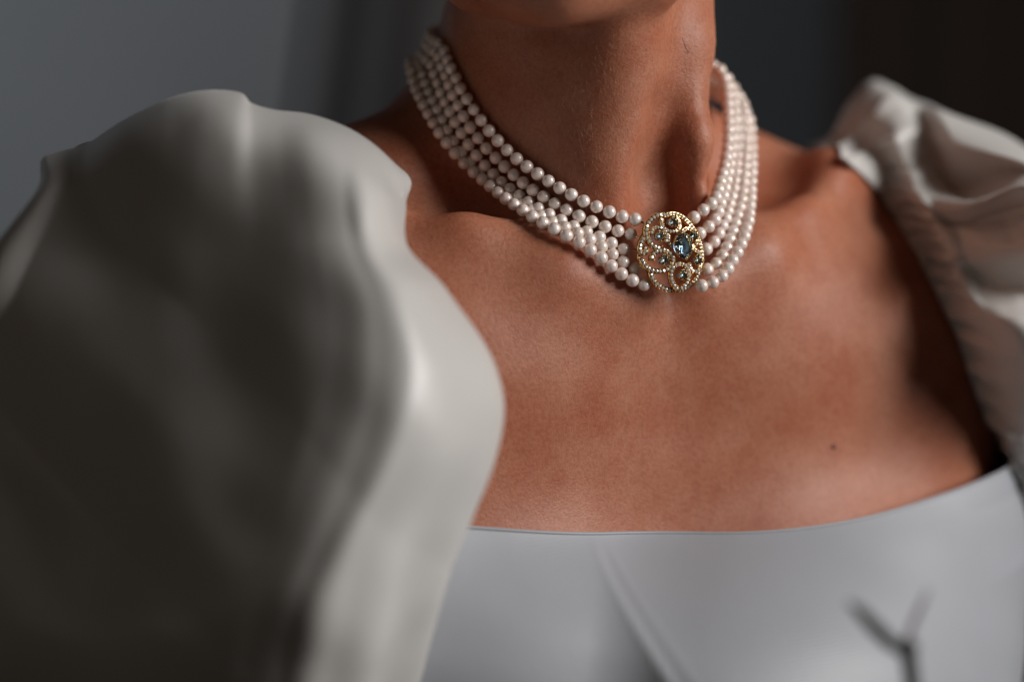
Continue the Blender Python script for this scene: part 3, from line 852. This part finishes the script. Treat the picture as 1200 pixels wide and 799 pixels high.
def gem_bm(bm, c, rx, rz, h, rot=0.0, n=12, depth=0.55, crown=0.28, table=0.56):
    """a faceted stone lying in the clasp face at (u, v) = c"""
    mid = cp(c[0], c[1], h)
    rr = Matrix.Rotation(rot, 3, 'Y')
    if n == 7: rr = Matrix.Rotation(prs.normal(0, 0.22), 3, 'X') @ Matrix.Rotation(prs.normal(0, 0.22), 3, 'Z') @ rr
    m = min(rx, rz)
    def pt(a, s, y):
        return bm.verts.new(Vector(mid * CM) + clasp_rot @ (rr @ Vector((math.cos(a) * rx * s, -y * m, math.sin(a) * rz * s))) * CM)
    A = [2 * math.pi * i / n for i in range(n)]; da = math.pi / n
    tb = [pt(a, table, crown) for a in A]
    st = [pt(a + da, 0.82, crown * 0.62) for a in A]
    gd = [pt(a, 1.0, 0.02) for a in A]
    gl = [pt(a, 1.0, -0.04) for a in A]
    pv = [pt(a + da, 0.55, -depth * 0.55) for a in A]
    cu = pt(0, 0.0, -depth)
    bm.faces.new(tb)
    for i in range(n):
        j = (i + 1) % n
        bm.faces.new((tb[i], tb[j], st[i])); bm.faces.new((st[i], tb[j], gd[j], )) if False else None
        bm.faces.new((tb[j], st[j], gd[j], st[i]))
        bm.faces.new((st[i], gd[j], gd[i]))
        bm.faces.new((gd[i], gd[j], gl[j], gl[i]))
        bm.faces.new((gl[i], gl[j], pv[i]))
        bm.faces.new((pv[i], gl[j], pv[j], cu))

clasp_loc = Vector(cl_c * CM)
bm = bmesh.new()
dspots = []
for line, wd, h in BANDS:
    pts, _ = band_mesh(bm, line, wd * 1.1, h)
    p3 = np.array([cp(*q, h) for q in pts])
    s = np.concatenate([[0], np.cumsum(np.linalg.norm(np.diff(p3, axis=0), axis=1))])
    stp = wd * 0.80
    for t in np.arange(stp * 0.6, s[-1] - stp * 0.3, stp):
        dspots.append(((np.interp(t, s, pts[:, 0]), np.interp(t, s, pts[:, 1])), wd * 0.41, h))
# under-gallery rim: a plain gold wall round the oval, set back, and scrolling struts behind the stones
gal = []
for u, v in catmull(EDGE, 90, True): gal.append(cp(u * 0.97 + 11, v * 0.97 + 12, -0.12))
clasp = bm_obj('clasp', bm, GOLD, neck, False)
clasp.location = clasp_loc
clasp['label'] = 'oval openwork gold clasp set with blue stones and rows of tiny diamonds'
ob('gallery', tube_mesh('gallery', gal, 0.06, 8, True), GOLD, clasp)
gal2 = [cp(u * 0.95 + 19, v * 0.95 + 20, -0.24) for u, v in catmull(EDGE, 90, True)]
ob('gallery', tube_mesh('gallery', gal2, 0.05, 8, True), GOLD, clasp)
wall_v = np.concatenate([gal, gal2]); ng = len(gal)
ob('gallery_wall', mesh_np('gallery_wall', wall_v, [(i, (i + 1) % ng, ng + (i + 1) % ng, ng + i) for i in range(ng)]), GOLD, clasp)
for i in range(12):
    a, b = gal[int(i * 7.5)], gal2[int(i * 7.5)]
    ob('gallery_post', tube_mesh('gallery_post', [a, (np.array(a) + b) / 2, b], 0.035, 6), GOLD, clasp)

for line, wd, h in BANDS:
    q = catmull(line, 5 * len(line))
    ob('scroll', tube_mesh('scroll', [cp((p[0] - 372) * 0.97 + 372, (p[1] - 400) * 0.97 + 400, h - 0.22) for p in q], 0.05, 6), GOLD, clasp)
# little gold rings that tie each strand to the clasp
for l, r in STRANDS:
    for e in (l[-1], r[0]):
        e = np.array(e) - cl_c
        gg = np.array(gal2); t_ = gg[np.argmin(np.linalg.norm(gg - e, axis=1))]
        ob('jump_ring', tube_mesh('jump_ring', [e, (e + t_) / 2 + np.array([0, -0.02, 0]), t_], 0.05, 6), GOLD, clasp)
bm = bmesh.new()
for c, r_, h in dspots: gem_bm(bm, c, r_ * 0.95, r_ * 0.95, h + prs.uniform(0.015, 0.03), prs.uniform(0, 1), 7, 0.5, 0.45, 0.5)
dm = bm_obj('pave_diamonds', bm, DIAMOND, clasp); dm['kind'] = 'stuff'

SEAT = simple('darkened_silver', (0.38, 0.46, 0.55), 0.3, 1.0)
STONES = [((447, 355), 0.385, 0.545, 0.33, R(-10)), ((264, 262), 0.20, 0.205, 0.24, 0), ((285, 466), 0.205, 0.215, 0.26, 0), ((440, 600), 0.19, 0.20, 0.30, 0),
          ((386, 150), 0.21, 0.19, 0.26, 0), ((560, 272), 0.17, 0.215, 0.25, R(20)), ((584, 482), 0.165, 0.215, 0.27, R(-10))]
for k, (c, rx, rz, h, rot) in enumerate(STONES):
    bm = bmesh.new(); gem_bm(bm, c, rx, rz, h, -rot, 16 if k == 0 else 12, 0.62, 0.30, 0.60 if k == 0 else 0.52)
    g = bm_obj('gemstone', bm, AQUA, clasp)
    g['label'] = 'large oval pale blue stone in the middle' if k == 0 else 'small round blue stone'
    # collar under the stone
    mid = cp(c[0], c[1], h)
    ring = []; ring2 = []
    for a in np.linspace(0, 2 * math.pi, 40, endpoint=False):
        x, z = math.cos(a) * rx, math.sin(a) * rz
        x, z = x * math.cos(rot) + z * math.sin(rot), -x * math.sin(rot) + z * math.cos(rot)
        ring.append(mid + np.array(clasp_rot @ Vector((x * 1.0, 0.05, z * 1.0))))
        ring2.append(mid + np.array(clasp_rot @ Vector((x * 0.72, 0.19, z * 0.72))))
    ob('bezel', tube_mesh('bezel', ring, 0.028, 6, True), GOLD, clasp)
    ob('bezel', tube_mesh('bezel', ring2, 0.04, 6, True), GOLD, clasp)
    npr = 6 if k == 0 else 4
    for i in range(npr):
        a = 2 * math.pi * (i + 0.5) / npr + (0.3 if k else 0)
        x, z = math.cos(a) * rx, math.sin(a) * rz
        x, z = x * math.cos(rot) + z * math.sin(rot), -x * math.sin(rot) + z * math.cos(rot)
        q = [mid + np.array(clasp_rot @ Vector((x * f, y, z * f))) for f, y in ((0.8, 0.22), (1.06, 0.04), (1.06, -0.03), (0.97, -0.075), (0.88, -0.085))]
        ob('prong', tube_mesh('prong', catmull(q, 9), [0.04 if k == 0 else 0.03] * 8 + [0.02], 8), GOLD, clasp)
    # small gold seat behind the stone
    bm = bmesh.new(); bmesh.ops.create_cone(bm, cap_ends=True, segments=20, radius1=0.55, radius2=0.75, depth=0.25)
    for v_ in bm.verts:
        co = v_.co.copy()
        x, z = co.x * rx, co.y * rz
        x, z = x * math.cos(rot) + z * math.sin(rot), -x * math.sin(rot) + z * math.cos(rot)
        v_.co = (Vector(mid) + clasp_rot @ Vector((x, 0.42 - co.z * 0.3, z))) * CM
    bm_obj('stone_seat', bm, SEAT, clasp)

# ------------------------------------------------------------------ fine hairs
def vellus():
    """short pale down on the near side of the neck, and two loose hairs"""
    rs = np.random.default_rng(9)
    n = 1500
    th = rs.uniform(-2.6, -0.9, n); z = rs.uniform(0.5, 9.5, n)
    ax = np.array([-0.5, 6.6]); d = np.stack([np.cos(th), np.sin(th), 0 * th], -1)
    r = np.full(n, 10.0)
    for _ in range(60):
        p = np.stack([ax[0] + r * d[:, 0], ax[1] + r * d[:, 1], z], -1)
        r = r - body(p) * 0.7
    g = grad(body, p, 0.1)
    down = np.array([0.25, 0.0, -1.0]); t = down - (g @ down)[:, None] * g
    t += rs.normal(0, 0.35, (n, 3)); t -= (t * g).sum(-1, keepdims=True) * g
    t /= np.linalg.norm(t, axis=1, keepdims=True)
    s = np.cross(t, g)
    L = rs.uniform(0.12, 0.32, n)[:, None]
    w_ = 0.0028
    V = []; F = []
    for k, (f, lift, wd) in enumerate(((0, 0.0, 1.0), (0.5, 0.045, 0.8), (1.0, 0.06, 0.15))):
        c = p + t * L * f + g * lift * L * 2.2
        V += [c - s * w_ * wd, c + s * w_ * wd, c + g * w_ * 1.5 * wd]
    V = np.stack(V, 1)
    for i in range(2):
        for a in range(3):
            b = (a + 1) % 3
            F.append((3 * i + a, 3 * i + b, 3 * i + 3 + b, 3 * i + 3 + a))
    F = (np.array(F)[None] + (np.arange(n) * 9)[:, None, None]).reshape(-1, 4)
    o = ob('vellus_hair', mesh_np('vellus_hair', V.reshape(-1, 3), F), simple('pale_hair', (0.62, 0.40, 0.27), 0.6), person)
    o['kind'] = 'stuff'
vellus()

def ray_skin(px, py):
    D = FW + RT * ((px - 600) / FPX) - UP * ((py - 399.5) / FPX); t = 80.0
    for _ in range(300): t += float(body(to_body(CAM + D * t)[None])[0]) * 0.6
    return to_body(CAM + D * t), D
pts = []
for q in ((799, 44), (801, 49), (803, 55), (807, 62)):
    p, _ = ray_skin(*q); pts.append(p + grad(body, p[None])[0] * 0.015)
o = ob('loose_hair', tube_mesh('loose_hair', catmull(pts, 16), 0.008, 5), simple('dark_hair', (0.16, 0.08, 0.05), 0.4), person)
o['label'] = 'short dark loose hair lying on the throat'

# ------------------------------------------------------------------ dark sprig in front of the bodice
def sprig():
    t = bpy.data.objects.new('sprig', None); C.objects.link(t); t.empty_display_size = 0.02
    t['label'] = 'dark forked flower stem in front of the bodice, rising from the lower edge'
    t['category'] = 'flower stem'
    DEP = 80.0
    def at(px, py, dd=0.0):
        D = FW + RT * ((px - 600) / FPX) - UP * ((py - 399.5) / FPX)
        return CAM + D * (DEP + dd)
    base = at(1080, 1180)
    t.location = base * CM
    green = simple('dark_stem', (0.010, 0.013, 0.012), 0.6)
    rosy = simple('bud_scale', (0.20, 0.15, 0.16), 0.6)
    def limb(name, pts, rad, mat):
        q = catmull([np.array(p) - base for p in pts], 24)
        r = 1.5 * np.interp(np.linspace(0, 1, 24), np.linspace(0, 1, len(rad)), rad)
        return ob(name, tube_mesh(name, q, r, 10), mat, t)
    limb('stem', [at(1080, 1180), at(1077, 1000), at(1074, 860), at(1068, 790), at(1062, 758)], [0.2, 0.18, 0.16, 0.17, 0.19], green)
    limb('branch', [at(1063, 762), at(1045, 753, -.3), at(1026, 735, -.6), at(1008, 716, -.8), at(994, 706, -1)], [0.14, 0.16, 0.17, 0.13, 0.03], green)
    limb('branch', [at(1063, 762), at(1067, 740, .3), at(1076, 718, .6), at(1084, 700, .8), at(1088, 688, 1)], [0.11, 0.08, 0.07, 0.05, 0.02], rosy)
    limb('bud', [at(1050, 764), at(1058, 757), at(1068, 757), at(1075, 762)], [0.05, 0.16, 0.16, 0.05], green)
sprig()
